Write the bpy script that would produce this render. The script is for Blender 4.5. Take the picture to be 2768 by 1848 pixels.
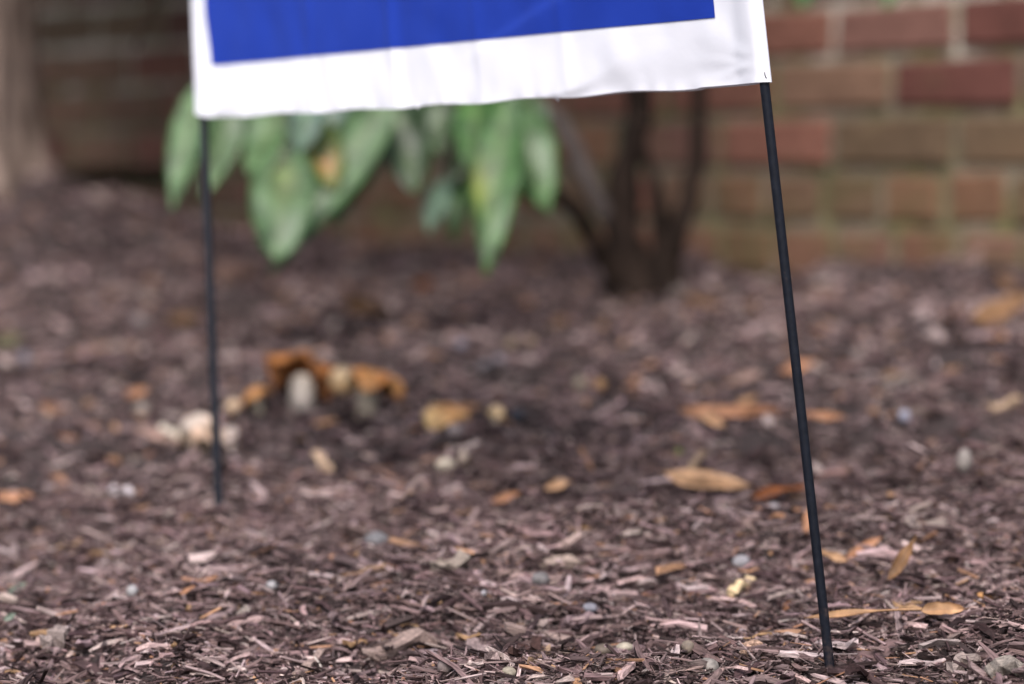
import bpy, bmesh, math, random
import numpy as np
from mathutils import Vector, Matrix

# ------------------------------------------------------------------ scene, camera, light
for o in list(bpy.data.objects):
    bpy.data.objects.remove(o)
S = bpy.context.scene
COL = S.collection
random.seed(7)
RNG = np.random.default_rng(11)
R = math.radians

FPX, CX, CY, HOR = 6828.0, 1384.0, 924.0, 470.0      # focal length in photo pixels, centre, horizon row
EYE = 0.286
PITCH = math.atan((CY - HOR) / FPX)
cam = bpy.data.cameras.new('camera')
cam.sensor_width = 36.0
cam.lens = 36.0 * FPX / 2768.0
cam.clip_start = 0.05
cam.clip_end = 400.0
cam.dof.use_dof = True
cam.dof.focus_distance = 1.475
cam.dof.aperture_fstop = 3.6
camo = bpy.data.objects.new('camera', cam)
COL.objects.link(camo)
camo.location = (0, 0, EYE)
camo.rotation_euler = (R(90) - PITCH, 0, 0)
S.camera = camo

SUN_EL, SUN_AZ = R(50), R(190)      # azimuth measured from +Y clockwise: behind the camera, to its left
world = bpy.data.worlds.new('World')
S.world = world
world.use_nodes = True
wn = world.node_tree
for n in list(wn.nodes):
    wn.nodes.remove(n)
wo = wn.nodes.new('ShaderNodeOutputWorld')
bg = wn.nodes.new('ShaderNodeBackground')
sky = wn.nodes.new('ShaderNodeTexSky')
sky.sky_type = 'NISHITA'
sky.sun_disc = False
sky.sun_elevation = SUN_EL
sky.sun_rotation = SUN_AZ
sky.air_density = 1.0
sky.dust_density = 3.0
hs = wn.nodes.new('ShaderNodeHueSaturation')      # overcast: nearly white sky
hs.inputs['Saturation'].default_value = 0.78
wn.links.new(sky.outputs[0], hs.inputs['Color'])
wn.links.new(hs.outputs[0], bg.inputs['Color'])
wn.links.new(bg.outputs[0], wo.inputs['Surface'])
bg.inputs['Strength'].default_value = 0.085

sun = bpy.data.lights.new('sun', 'SUN')
sun.energy = 1.5
sun.angle = R(30)
sun.color = (1.0, 0.95, 0.935)
suno = bpy.data.objects.new('sun', sun)
COL.objects.link(suno)
sd = Vector((math.sin(SUN_AZ) * math.cos(SUN_EL), math.cos(SUN_AZ) * math.cos(SUN_EL), math.sin(SUN_EL)))
suno.rotation_euler = sd.to_track_quat('Z', 'Y').to_euler()
suno.location = sd * 20

S.view_settings.view_transform = 'Standard'
S.view_settings.look = 'None'
S.view_settings.exposure = 1.3
S.view_settings.gamma = 1.0
S.view_settings.use_curve_mapping = False
S.render.engine = 'CYCLES'
S.cycles.max_bounces = 6
S.cycles.use_denoising = True

# ------------------------------------------------------------------ helpers
FW = Vector((0, math.cos(PITCH), -math.sin(PITCH)))
UP = Vector((0, math.sin(PITCH), math.cos(PITCH)))
CAMP = Vector((0, 0, EYE))


def at(u, v, d):
    """world point seen at photo pixel (u, v) at depth d"""
    return CAMP + d * (FW + Vector((1, 0, 0)) * ((u - CX) / FPX) - UP * ((v - CY) / FPX))


def smooth(x):
    x = np.clip(x, 0, 1)
    return x * x * (3 - 2 * x)


def vnoise(x, y, seed=0):
    """2D value noise in 0..1, works on arrays"""
    x = np.asarray(x, float); y = np.asarray(y, float)
    xi = np.floor(x).astype(np.int64); yi = np.floor(y).astype(np.int64)
    xf = x - xi; yf = y - yi
    def h(a, b):
        n = (a * 374761393 + b * 668265263 + seed * 974634777) & 0x7fffffff
        n = ((n ^ (n >> 13)) * 1274126177) & 0x7fffffff
        n = (n ^ (n >> 16)) & 0xffffff
        return n / float(0xffffff)
    sx = xf * xf * (3 - 2 * xf); sy = yf * yf * (3 - 2 * yf)
    a = h(xi, yi); b = h(xi + 1, yi); c = h(xi, yi + 1); d = h(xi + 1, yi + 1)
    return (a * (1 - sx) + b * sx) * (1 - sy) + (c * (1 - sx) + d * sx) * sy


# wall line: origin, direction along it (towards the camera's right), normal towards the camera
TH = R(46)
W0 = np.array([0.4275, 3.186])
WU = np.array([math.cos(TH), -math.sin(TH)])
WN = np.array([-math.sin(TH), -math.cos(TH)])
TREE = np.array([-0.800, 3.70])
SHRUB = np.array([0.156, 2.99])
HOLES = []      # (x, y, radius, depth) hollows in the mulch, filled below


def gz(x, y):
    """height of the mulch bed"""
    x = np.asarray(x, float); y = np.asarray(y, float)
    p = (x - W0[0]) * WN[0] + (y - W0[1]) * WN[1]
    w = (x - W0[0]) * WU[0] + (y - W0[1]) * WU[1]
    pc = np.clip(p, 0, 1.75)
    z = 0.168 - 0.124 * pc + 0.03 * smooth((pc - 1.4) / 0.35) * (pc - 1.4)
    z = z - 0.033 * (np.clip(w, -1.5, 2.0) - 1.07) * smooth(pc / 1.3) * (1 - smooth((p - 2.2) / 1.5))
    r2 = (x - TREE[0]) ** 2 + (y - TREE[1]) ** 2
    z = z + 0.155 * np.exp(-r2 / (2 * 0.25 ** 2))
    r2 = (x - SHRUB[0]) ** 2 + (y - SHRUB[1]) ** 2
    z = z + 0.012 * np.exp(-r2 / (2 * 0.08 ** 2))
    for hx, hy, hr, hd in HOLES:
        r2 = (x - hx) ** 2 + (y - hy) ** 2
        z = z - hd * np.exp(-r2 / (2 * hr * hr))
    near = 1 - smooth((np.abs(y - 2.4) - 2.5) / 1.5)
    b = (vnoise(x * 9, y * 9, 1) - .5) * 0.034 + (vnoise(x * 24, y * 24, 2) - .5) * 0.019 + (vnoise(x * 60, y * 60, 3) - .5) * 0.006
    return z + b * near


def ground(u, v):
    """point of the mulch bed seen at photo pixel (u, v), and its depth"""
    d = np.arange(1.2, 5.5, 0.004)
    X = d * (u - CX) / FPX
    Y = d * (FW.y - UP.y * (v - CY) / FPX)
    Z = EYE + d * (FW.z - UP.z * (v - CY) / FPX)
    under = np.nonzero(Z < gz(X, Y))[0]
    i = under[0] if len(under) else len(d) - 1
    return Vector((X[i], Y[i], float(gz(X[i], Y[i])))), float(d[i])


for hu, hv, hr, hd in ((1712, 1372, .020, .022), (2062, 1270, .026, .022), (505, 1650, .016, .016), (120, 1770, .03, .02),
                       (1150, 772, .05, .02), (1330, 868, .05, .018), (2270, 780, .05, .02), (1925, 790, .045, .02),
                       (1735, 960, .05, .018), (1995, 985, .04, .016), (840, 925, .035, .018), (320, 1300, .022, .014), (2650, 985, .035, .016)):
    p, _ = ground(hu, hv)
    HOLES.append((p.x, p.y, hr, hd))
for hu, hv in ((593, 1388), (2247, 1836)):          # mulch pushed up round the two rods
    p, _ = ground(hu, hv)
    HOLES.append((p.x - .004, p.y + .010, .011, -.007))


def mesh_obj(name, verts, faces, mat=None, parent=None, smooth_shade=False):
    m = bpy.data.meshes.new(name)
    m.from_pydata([tuple(v) for v in verts], [], faces)
    if smooth_shade:
        m.polygons.foreach_set('use_smooth', [True] * len(m.polygons))
    if mat:
        m.materials.append(mat)
    m.update()
    return link(name, m, parent)


def quad_mesh(name, V, Q, smooth_shade=False):
    """fast mesh of quads from numpy arrays"""
    m = bpy.data.meshes.new(name)
    V = np.ascontiguousarray(V, np.float32); Q = np.ascontiguousarray(Q, np.int32)
    m.vertices.add(len(V)); m.vertices.foreach_set('co', V.ravel())
    m.loops.add(Q.size); m.loops.foreach_set('vertex_index', Q.ravel())
    m.polygons.add(len(Q)); m.polygons.foreach_set('loop_start', np.arange(0, Q.size, Q.shape[1], dtype=np.int32))
    m.polygons.foreach_set('use_smooth', np.full(len(Q), smooth_shade))
    m.update(calc_edges=True)
    return m


def set_attr(m, name, kind, data):
    a = m.attributes.new(name, kind, 'POINT')
    data = np.ascontiguousarray(data, np.float32)
    a.data.foreach_set('color' if kind == 'FLOAT_COLOR' else 'vector' if kind == 'FLOAT_VECTOR' else 'value', data.ravel())


def link(name, mesh, parent=None):
    o = bpy.data.objects.new(name, mesh)
    COL.objects.link(o)
    if parent:
        o.parent = parent
    return o


def empty(name, loc=(0, 0, 0)):
    o = bpy.data.objects.new(name, None)
    o.empty_display_size = 0.05
    COL.objects.link(o)
    o.location = loc
    return o


def tag(o, label=None, cat=None, group=None, kind=None):
    if label: o['label'] = label
    if cat: o['category'] = cat
    if group: o['group'] = group
    if kind: o['kind'] = kind
    return o


def place(o, parent):
    """parent o to an empty that is only translated, keeping world-space vertices"""
    o.parent = parent
    o.location = o.location - parent.location
    return o


# ------------------------------------------------------------------ materials
def new_mat(name):
    m = bpy.data.materials.new(name)
    m.use_nodes = True
    nt = m.node_tree
    return m, nt, nt.nodes['Principled BSDF'], nt.nodes, nt.links


def ramp(N, stops):
    r = N.new('ShaderNodeValToRGB')
    e = r.color_ramp.elements
    while len(e) < len(stops):
        e.new(0.5)
    for i, (p, c) in enumerate(stops):
        e[i].position = p
        e[i].color = (c[0], c[1], c[2], 1)
    return r


def noise(N, L, scale, detail=4, vec=None, rough=.6):
    n = N.new('ShaderNodeTexNoise')
    n.inputs['Scale'].default_value = scale
    n.inputs['Detail'].default_value = detail
    n.inputs['Roughness'].default_value = rough
    if vec is not None:
        L.new(vec, n.inputs['Vector'])
    return n


def mix(N, L, mode, fac, a, b):
    m = N.new('ShaderNodeMix')
    m.data_type = 'RGBA'
    m.blend_type = mode
    for sock, val in ((m.inputs[0], fac), (m.inputs[6], a), (m.inputs[7], b)):
        if hasattr(val, 'is_output'):
            L.new(val, sock)
        elif isinstance(val, (int, float)):
            sock.default_value = val
        else:
            sock.default_value = (val[0], val[1], val[2], 1)
    return m.outputs[2]


def bump(N, L, height, strength, dist):
    b = N.new('ShaderNodeBump')
    b.inputs['Strength'].default_value = strength
    b.inputs['Distance'].default_value = dist
    L.new(height, b.inputs['Height'])
    return b.outputs[0]


def attr(N, name):
    a = N.new('ShaderNodeAttribute')
    a.attribute_name = name
    return a


def mat_mulch():
    m, nt, B, N, L = new_mat('mulch_wood')
    c = attr(N, 'chipcol'); f = attr(N, 'fib')
    mp = N.new('ShaderNodeMapping')
    mp.inputs['Scale'].default_value = (70, 900, 900)
    L.new(f.outputs['Vector'], mp.inputs['Vector'])
    n = noise(N, L, 1.0, 3, mp.outputs[0])
    r = ramp(N, [(.28, (.38, .36, .36)), (.5, (.95, .95, .95)), (.74, (1.65, 1.6, 1.6))])
    L.new(n.outputs['Fac'], r.inputs[0])
    L.new(mix(N, L, 'MULTIPLY', 1.0, c.outputs['Color'], r.outputs[0]), B.inputs['Base Color'])
    B.inputs['Roughness'].default_value = .68
    B.inputs['Specular IOR Level'].default_value = .2
    L.new(bump(N, L, n.outputs['Fac'], .7, .0008), B.inputs['Normal'])
    return m


def mat_soil():
    m, nt, B, N, L = new_mat('soil')
    g = N.new('ShaderNodeNewGeometry')
    n = noise(N, L, 160, 6, g.outputs['Position'])
    n2 = noise(N, L, 9, 3, g.outputs['Position'])
    r = ramp(N, [(.3, (.016, .010, .0095)), (.55, (.042, .028, .027)), (.75, (.08, .055, .054))])
    L.new(n.outputs['Fac'], r.inputs[0])
    r2 = ramp(N, [(.3, (.7, .68, .68)), (.7, (1.15, 1.12, 1.1))])
    L.new(n2.outputs['Fac'], r2.inputs[0])
    L.new(mix(N, L, 'MULTIPLY', 1.0, r.outputs[0], r2.outputs[0]), B.inputs['Base Color'])
    B.inputs['Roughness'].default_value = .85
    L.new(bump(N, L, n.outputs['Fac'], .8, .004), B.inputs['Normal'])
    return m


def mat_brick():
    m, nt, B, N, L = new_mat('old_brick')
    oi = N.new('ShaderNodeObjectInfo')
    g = N.new('ShaderNodeNewGeometry')
    n = noise(N, L, 45, 5, g.outputs['Position'])
    n2 = noise(N, L, 14, 4, g.outputs['Position'])
    r = ramp(N, [(.3, (.62, .6, .58)), (.7, (1.3, 1.3, 1.3))])
    L.new(n.outputs['Fac'], r.inputs[0])
    base = mix(N, L, 'MULTIPLY', .8, oi.outputs['Color'], r.outputs[0])
    # splashed soil and moss, thicker low on the wall
    sp = N.new('ShaderNodeSeparateXYZ')
    L.new(g.outputs['Position'], sp.inputs[0])
    mr = N.new('ShaderNodeMapRange')
    mr.inputs['From Min'].default_value = .17; mr.inputs['From Max'].default_value = .42
    mr.inputs['To Min'].default_value = .26; mr.inputs['To Max'].default_value = -.1
    L.new(sp.outputs['Z'], mr.inputs['Value'])
    ad = N.new('ShaderNodeMath'); ad.operation = 'ADD'
    L.new(mr.outputs[0], ad.inputs[0]); L.new(n2.outputs['Fac'], ad.inputs[1])
    rm = ramp(N, [(.52, (0, 0, 0)), (.82, (.7, .7, .7))])
    L.new(ad.outputs[0], rm.inputs[0])
    n3 = noise(N, L, 20, 3, g.outputs['Position'])
    rc = ramp(N, [(.42, (.17, .105, .062)), (.6, (.12, .095, .045)), (.72, (.075, .085, .03))])
    L.new(n3.outputs['Fac'], rc.inputs[0])
    L.new(mix(N, L, 'MIX', rm.outputs[0], base, rc.outputs[0]), B.inputs['Base Color'])
    B.inputs['Roughness'].default_value = .9
    B.inputs['Specular IOR Level'].default_value = .2
    L.new(bump(N, L, n.outputs['Fac'], .6, .003), B.inputs['Normal'])
    return m


def mat_mortar():
    m, nt, B, N, L = new_mat('mossy_mortar')
    g = N.new('ShaderNodeNewGeometry')
    n = noise(N, L, 60, 5, g.outputs['Position'])
    n2 = noise(N, L, 11, 4, g.outputs['Position'])
    r = ramp(N, [(.3, (.12, .095, .066)), (.7, (.24, .20, .145))])
    L.new(n.outputs['Fac'], r.inputs[0])
    rl = ramp(N, [(.3, (.34, .30, .24)), (.7, (.58, .52, .44))])          # paler joints higher up
    L.new(n.outputs['Fac'], rl.inputs[0])
    sp = N.new('ShaderNodeSeparateXYZ')
    L.new(g.outputs['Position'], sp.inputs[0])
    ad = N.new('ShaderNodeMath'); ad.operation = 'MULTIPLY_ADD'
    L.new(n2.outputs['Fac'], ad.inputs[0]); ad.inputs[1].default_value = .25
    L.new(sp.outputs['Z'], ad.inputs[2])
    rz = ramp(N, [(.545, (0, 0, 0)), (.60, (1, 1, 1))])
    L.new(ad.outputs[0], rz.inputs[0])
    base = mix(N, L, 'MIX', rz.outputs[0], r.outputs[0], rl.outputs[0])
    n4 = noise(N, L, 13, 4, g.outputs['Position'])
    rm = ramp(N, [(.44, (0, 0, 0)), (.62, (.85, .85, .85))])
    L.new(n4.outputs['Fac'], rm.inputs[0])
    n3 = noise(N, L, 30, 3, g.outputs['Position'])
    rc = ramp(N, [(.35, (.05, .06, .022)), (.55, (.14, .13, .048)), (.7, (.22, .20, .085))])
    L.new(n3.outputs['Fac'], rc.inputs[0])
    L.new(mix(N, L, 'MIX', rm.outputs[0], base, rc.outputs[0]), B.inputs['Base Color'])
    B.inputs['Roughness'].default_value = .95
    L.new(bump(N, L, n.outputs['Fac'], .8, .004), B.inputs['Normal'])
    return m


def mat_film(name, col, trans):
    m, nt, B, N, L = new_mat(name)
    B.inputs['Base Color'].default_value = (*col, 1)
    B.inputs['Roughness'].default_value = .5
    B.inputs['Specular IOR Level'].default_value = .3
    if trans:
        t = N.new('ShaderNodeBsdfTranslucent')
        t.inputs['Color'].default_value = (*col, 1)
        ms = N.new('ShaderNodeMixShader')
        ms.inputs[0].default_value = trans
        out = N['Material Output']
        L.new(B.outputs[0], ms.inputs[1]); L.new(t.outputs[0], ms.inputs[2])
        L.new(ms.outputs[0], out.inputs['Surface'])
    g = N.new('ShaderNodeNewGeometry')
    n = noise(N, L, 30, 4, g.outputs['Position'])
    L.new(bump(N, L, n.outputs['Fac'], .12, .004), B.inputs['Normal'])
    return m


def mat_simple(name, col, rough=.6, spec=.4, nscale=120, var=.35, bstr=.4, bdist=.001):
    m, nt, B, N, L = new_mat(name)
    tc = N.new('ShaderNodeTexCoord')
    n = noise(N, L, nscale, 5, tc.outputs['Object'])
    lo = [c * (1 - var) for c in col]; hi = [c * (1 + var) for c in col]
    r = ramp(N, [(.3, lo), (.7, hi)])
    L.new(n.outputs['Fac'], r.inputs[0])
    L.new(r.outputs[0], B.inputs['Base Color'])
    B.inputs['Roughness'].default_value = rough
    B.inputs['Specular IOR Level'].default_value = spec
    L.new(bump(N, L, n.outputs['Fac'], bstr, bdist), B.inputs['Normal'])
    return m


def mat_wire():
    m, nt, B, N, L = new_mat('black_wire')
    g = N.new('ShaderNodeNewGeometry')
    n = noise(N, L, 240, 5, g.outputs['Position'])
    n2 = noise(N, L, 55, 4, g.outputs['Position'])
    sp = N.new('ShaderNodeSeparateXYZ')
    L.new(g.outputs['Position'], sp.inputs[0])
    mr = N.new('ShaderNodeMapRange')                       # dried mud near the ground
    mr.inputs['From Min'].default_value = .0; mr.inputs['From Max'].default_value = .055
    mr.inputs['To Min'].default_value = .22; mr.inputs['To Max'].default_value = .0
    L.new(sp.outputs['Z'], mr.inputs['Value'])
    ad = N.new('ShaderNodeMath'); ad.operation = 'ADD'
    L.new(mr.outputs[0], ad.inputs[0]); L.new(n2.outputs['Fac'], ad.inputs[1])
    rm = ramp(N, [(.68, (0, 0, 0)), (.80, (.8, .8, .8))])
    L.new(ad.outputs[0], rm.inputs[0])
    r = ramp(N, [(.3, (.005, .006, .010)), (.68, (.010, .012, .019)), (.82, (.06, .058, .06))])   # paint with small scuffs
    L.new(n.outputs['Fac'], r.inputs[0])
    L.new(mix(N, L, 'MIX', rm.outputs[0], r.outputs[0], (.075, .05, .044)), B.inputs['Base Color'])
    B.inputs['Roughness'].default_value = .45
    B.inputs['Specular IOR Level'].default_value = .16
    L.new(bump(N, L, n.outputs['Fac'], .3, .0005), B.inputs['Normal'])
    return m


def mat_tinted(name, rough=.6, spec=.4, trans=0.0, nscale=60, lo=.7, hi=1.3):
    """colour from the mesh attribute 'tint' with procedural grain"""
    m, nt, B, N, L = new_mat(name)
    a = attr(N, 'tint')
    tc = N.new('ShaderNodeTexCoord')
    n = noise(N, L, nscale, 5, tc.outputs['Object'])
    r = ramp(N, [(.3, (lo, lo, lo)), (.7, (hi, hi, hi))])
    L.new(n.outputs['Fac'], r.inputs[0])
    c = mix(N, L, 'MULTIPLY', 1.0, a.outputs['Color'], r.outputs[0])
    L.new(c, B.inputs['Base Color'])
    B.inputs['Roughness'].default_value = rough
    B.inputs['Specular IOR Level'].default_value = spec
    L.new(bump(N, L, n.outputs['Fac'], .35, .001), B.inputs['Normal'])
    if trans:
        t = N.new('ShaderNodeBsdfTranslucent')
        L.new(c, t.inputs['Color'])
        ms = N.new('ShaderNodeMixShader'); ms.inputs[0].default_value = trans
        L.new(B.outputs[0], ms.inputs[1]); L.new(t.outputs[0], ms.inputs[2])
        L.new(ms.outputs[0], N['Material Output'].inputs['Surface'])
    return m


def mat_bark(name, c0, c1, stretch=6):
    m, nt, B, N, L = new_mat(name)
    g = N.new('ShaderNodeNewGeometry')
    mp = N.new('ShaderNodeMapping')
    mp.inputs['Scale'].default_value = (1, 1, 1.0 / stretch)
    L.new(g.outputs['Position'], mp.inputs['Vector'])
    n = noise(N, L, 38, 6, mp.outputs[0])
    r = ramp(N, [(.35, c0), (.65, c1)])
    L.new(n.outputs['Fac'], r.inputs[0])
    L.new(r.outputs[0], B.inputs['Base Color'])
    B.inputs['Roughness'].default_value = .9
    B.inputs['Specular IOR Level'].default_value = .1
    L.new(bump(N, L, n.outputs['Fac'], .9, .006), B.inputs['Normal'])
    return m


M_MULCH, M_SOIL, M_BRICK, M_MORTAR = mat_mulch(), mat_soil(), mat_brick(), mat_mortar()
M_FILM = mat_film('white_film', (.84, .84, .90), .06)
M_BLUE = mat_film('blue_print', (.010, .037, .32), 0)
M_BLUE.node_tree.nodes['Principled BSDF'].inputs['Specular IOR Level'].default_value = .22
M_WIRE = mat_wire()
M_STEEL = mat_simple('staple_steel', (.03, .03, .035), .4, .5)
M_LEAF = mat_tinted('green_leaf', .44, .6, .22, 42, .42, 1.4)
M_DRY = mat_tinted('dry_leaf', .6, .3, .10, 70, .45, 1.3)
M_PEB = mat_tinted('pebble', .65, .35, 0, 160, .5, 1.3)
M_MUSH = mat_tinted('mushroom_flesh', .55, .35, 0, 60, .38, 1.3)
M_BARK = mat_bark('tree_bark', (.10, .072, .058), (.33, .25, .21))
M_STEM = mat_bark('shrub_bark', (.007, .0045, .0035), (.026, .017, .013))
M_STEMG = mat_bark('grey_shrub_bark', (.05, .040, .038), (.12, .10, .092))

# ------------------------------------------------------------------ ground sheet
def axis(lo, hi, flo, fhi, step):
    a = list(np.arange(flo, fhi + 1e-6, step))
    s, x = step, flo
    while x > lo:
        s *= 1.45; x -= s; a.insert(0, max(x, lo))
    s, x = step, fhi
    while x < hi:
        s *= 1.45; x += s; a.append(min(x, hi))
    return np.array(a)


gx = axis(-60, 60, -1.35, 1.15, .0085)
gy = axis(-40, 80, 1.1, 4.9, .0085)
GX, GY = np.meshgrid(gx, gy)
GZ = gz(GX, GY)
nyy, nxx = GX.shape
idx = np.arange(nxx * nyy).reshape(nyy, nxx)
Q = np.stack([idx[:-1, :-1], idx[:-1, 1:], idx[1:, 1:], idx[1:, :-1]], -1).reshape(-1, 4)
gm = quad_mesh('ground', np.stack([GX, GY, GZ], -1).reshape(-1, 3), Q, True)
gm.materials.append(M_SOIL)
GROUND = tag(link('ground', gm), kind='structure')
GROUND['label'] = 'brown shredded bark mulch bed sloping up to the brick wall'

# ------------------------------------------------------------------ mulch litter
PAL = np.array([(.022, .0125, .0120), (.064, .0400, .0395), (.140, .0915, .0890), (.235, .162, .157), (.34, .250, .238), (.45, .35, .33), (.36, .20, .12)])  # darkest and palest tones spread apart to stand for crevice shade and highlights
PROB = np.array([.20, .23, .23, .18, .10, .03, .03])


def chip_cols(n, light=0.0):
    p = PROB.copy(); p[3:6] += light; p /= p.sum()
    c = PAL[RNG.choice(len(PAL), n, p=p)]
    return c * RNG.uniform(.75, 1.3, (n, 1)) * (1 + RNG.normal(0, .028, (n, 3)))


def chip_geo(L, W, T, nring, jag=.16):
    """local vertices (n, nring*4, 3) of splintered slabs"""
    n = len(L)
    t = np.linspace(-.5, .5, nring)[None, :, None]
    ang = (np.array([45, 135, 225, 315]) * math.pi / 180)[None, None, :] + RNG.normal(0, .28, (n, nring, 4))
    sc = RNG.uniform(.75, 1.1, (n, nring, 1))
    sc[:, 0] *= RNG.uniform(.35, 1, (n, 1)); sc[:, -1] *= RNG.uniform(.35, 1, (n, 1))
    x = t * L[:, None, None] + RNG.normal(0, jag, (n, nring, 4)) * np.minimum(W, L * .5)[:, None, None]
    y = np.cos(ang) * W[:, None, None] * .62 * sc + RNG.normal(0, .16, (n, nring, 1)) * W[:, None, None]
    z = np.sin(ang) * T[:, None, None] * .62 * (.6 + .4 * sc) + RNG.normal(0, .3, (n, nring, 1)) * T[:, None, None]
    z = z + RNG.normal(0, .05, (n, 1, 1)) * L[:, None, None] * (4 * t * t - .5)
    return np.stack([x, y, z], -1).reshape(n, nring * 4, 3)


def chip_quads(n, nring):
    q = []
    for r in range(nring - 1):
        for k in range(4):
            q.append((r * 4 + k, r * 4 + (k + 1) % 4, (r + 1) * 4 + (k + 1) % 4, (r + 1) * 4 + k))
    q.append((3, 2, 1, 0)); b = (nring - 1) * 4
    q.append((b, b + 1, b + 2, b + 3))
    q = np.array(q)
    return (q[None] + (np.arange(n) * nring * 4)[:, None, None]).reshape(-1, 4)


def rotmats(yaw, pitch, roll):
    cy, sy, cp, sp, cr, sr = np.cos(yaw), np.sin(yaw), np.cos(pitch), np.sin(pitch), np.cos(roll), np.sin(roll)
    z = np.zeros_like(cy)
    return np.stack([np.stack([cy * cp, cy * sp * sr - sy * cr, cy * sp * cr + sy * sr], -1),
                     np.stack([sy * cp, sy * sp * sr + cy * cr, sy * sp * cr - cy * sr], -1),
                     np.stack([-sp, cp * sr, cp * cr], -1)], -2)


def scatter(n, y0, y1, side0, side1, power=1.0):
    """points on the bed between depths y0, y1, in front of the wall"""
    y = y0 + (y1 - y0) * RNG.random(int(n * 1.9)) ** power
    hw = .2028 * y
    x = RNG.uniform(-1, 1, len(y)) * (hw + side0)
    if side1 > side0:                 # only the strips beyond the frame
        x = np.sign(x) * (hw + side0 + (side1 - side0) * RNG.random(len(y)))
    p = (x - W0[0]) * WN[0] + (y - W0[1]) * WN[1]
    keep = (p > .012)
    # even density: wider rows get more
    keep &= RNG.random(len(y)) < (hw + side0) / ((.2028 * y1) + side0)
    x, y = x[keep][:n], y[keep][:n]
    return x, y


def litter(n, y0, y1, side, Lmed, Lsig, Lmin, Lmax, aspect, nring, zoff, light=0., tiltsd=.22, outer=0.):
    x, y = scatter(n, y0, y1, side, max(side, outer))
    n = len(x)
    L = np.clip(np.exp(RNG.normal(math.log(Lmed), Lsig, n)), Lmin, Lmax)
    W = np.clip(L * RNG.uniform(*aspect, n), .0006, .012)
    T = np.clip(W * RNG.uniform(.42, .95, n), .0006, .005)
    V = chip_geo(L, W, T, nring)
    yaw = RNG.uniform(0, 2 * math.pi, n)
    Rm = rotmats(yaw, RNG.normal(0, tiltsd, n) - .0, RNG.normal(0, .45, n))
    Wd = np.einsum('nij,nkj->nki', Rm, V)
    z = gz(x, y) + RNG.uniform(*zoff, n) + np.abs(np.sin(RNG.normal(0, tiltsd, n))) * L * .3
    Wd += np.stack([x, y, z], -1)[:, None, :]
    col = chip_cols(n, light)
    patchy = vnoise(x * 7 + 3, y * 7, 21) * .6 + vnoise(x * 19, y * 19, 22) * .4      # broad darker and lighter patches
    col = col * (.62 + .76 * patchy)[:, None]
    colv = np.repeat(col[:, None, :], nring * 4, 1)
    colv = np.concatenate([colv, np.ones(colv.shape[:2] + (1,))], -1)
    fib = V + RNG.uniform(0, 5, (n, 1, 3))
    return Wd.reshape(-1, 3), chip_quads(n, nring), colv.reshape(-1, 4), fib.reshape(-1, 3)


def stuff_mesh(name, parts, mat):
    V = np.concatenate([p[0] for p in parts]); off = 0; Qs = []
    for p in parts:
        Qs.append(p[1] + off); off += len(p[0])
    m = quad_mesh(name, V, np.concatenate(Qs))
    set_attr(m, 'chipcol', 'FLOAT_COLOR', np.concatenate([p[2] for p in parts]))
    set_attr(m, 'fib', 'FLOAT_VECTOR', np.concatenate([p[3] for p in parts]))
    m.materials.append(mat)
    return m


parts = [
    litter(11000, 1.28, 2.05, .10, .0060, .50, .0025, .018, (.14, .40), 3, (-.002, .003)),       # flakes
    litter(24000, 1.28, 2.05, .10, .0115, .50, .005, .042, (.05, .15), 3, (-.001, .005), .02),   # splinters
    litter(600, 1.28, 2.05, .10, .022, .32, .014, .048, (.12, .24), 3, (.001, .005), .06),       # chunks
    litter(58000, 1.28, 2.05, .10, .0080, .55, .003, .030, (.03, .09), 2, (-.001, .005), .03, .25),  # fibres
    litter(52000, 1.26, 2.05, .10, .0029, .42, .0010, .009, (.5, 1.0), 2, (-.002, .003)),        # crumbs
    litter(24000, 2.05, 4.6, .15, .011, .48, .004, .030, (.14, .38), 2, (-.001, .005), .02),
    litter(700, 2.05, 4.6, .15, .024, .30, .014, .05, (.16, .34), 3, (.001, .006), .06),
    litter(18000, 2.05, 4.6, .15, .006, .35, .002, .012, (.5, 1.0), 2, (-.001, .003)),
    litter(26000, 1.0, 4.6, .10, .013, .45, .005, .034, (.14, .4), 2, (-.001, .005), .02, .22, 1.0),
]
LITTER = link('shredded_mulch', stuff_mesh('shredded_mulch', parts, M_MULCH), GROUND)
LITTER['kind'] = 'stuff'

# the chips that show largest, one by one
protos = []
for k in range(18):
    n1 = 1
    L = np.array([random.uniform(.020, .034)]); W = L * random.uniform(.10, .26); T = W * random.uniform(.35, .7)
    V = chip_geo(L, W, T, 5, .2)
    m = quad_mesh('wood_chip', V[0], chip_quads(1, 5))
    c = chip_cols(1, .07)[0]
    set_attr(m, 'chipcol', 'FLOAT_COLOR', np.tile(np.append(c, 1), (20, 1)))
    set_attr(m, 'fib', 'FLOAT_VECTOR', V[0] + k * .31)
    m.materials.append(M_MULCH)
    protos.append(m)
for i in range(290):
    v = 1848 - 560 * random.random() ** 1.3
    u = random.uniform(-20, 2790)
    p, d = ground(u, v)
    o = link('wood_chip', random.choice(protos), GROUND)
    s = random.uniform(.55, 1.15) * (1 + .35 * max(0, (v - 1600) / 250))
    o.scale = (s, s * random.uniform(.8, 1.2), s)
    o.location = p + Vector((0, 0, random.uniform(.003, .007)))
    o.rotation_euler = (random.gauss(0, .35), random.gauss(0, .14), random.uniform(0, 2 * math.pi))

# ------------------------------------------------------------------ brick wall
def s_of(u):
    """distance along the wall of photo column u"""
    k = (u - CX) / FPX          # x = k*y on the ray
    # W0 + s*WU : x = k*y
    return (k * W0[1] - W0[0]) / (WU[0] - k * WU[1])


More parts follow.
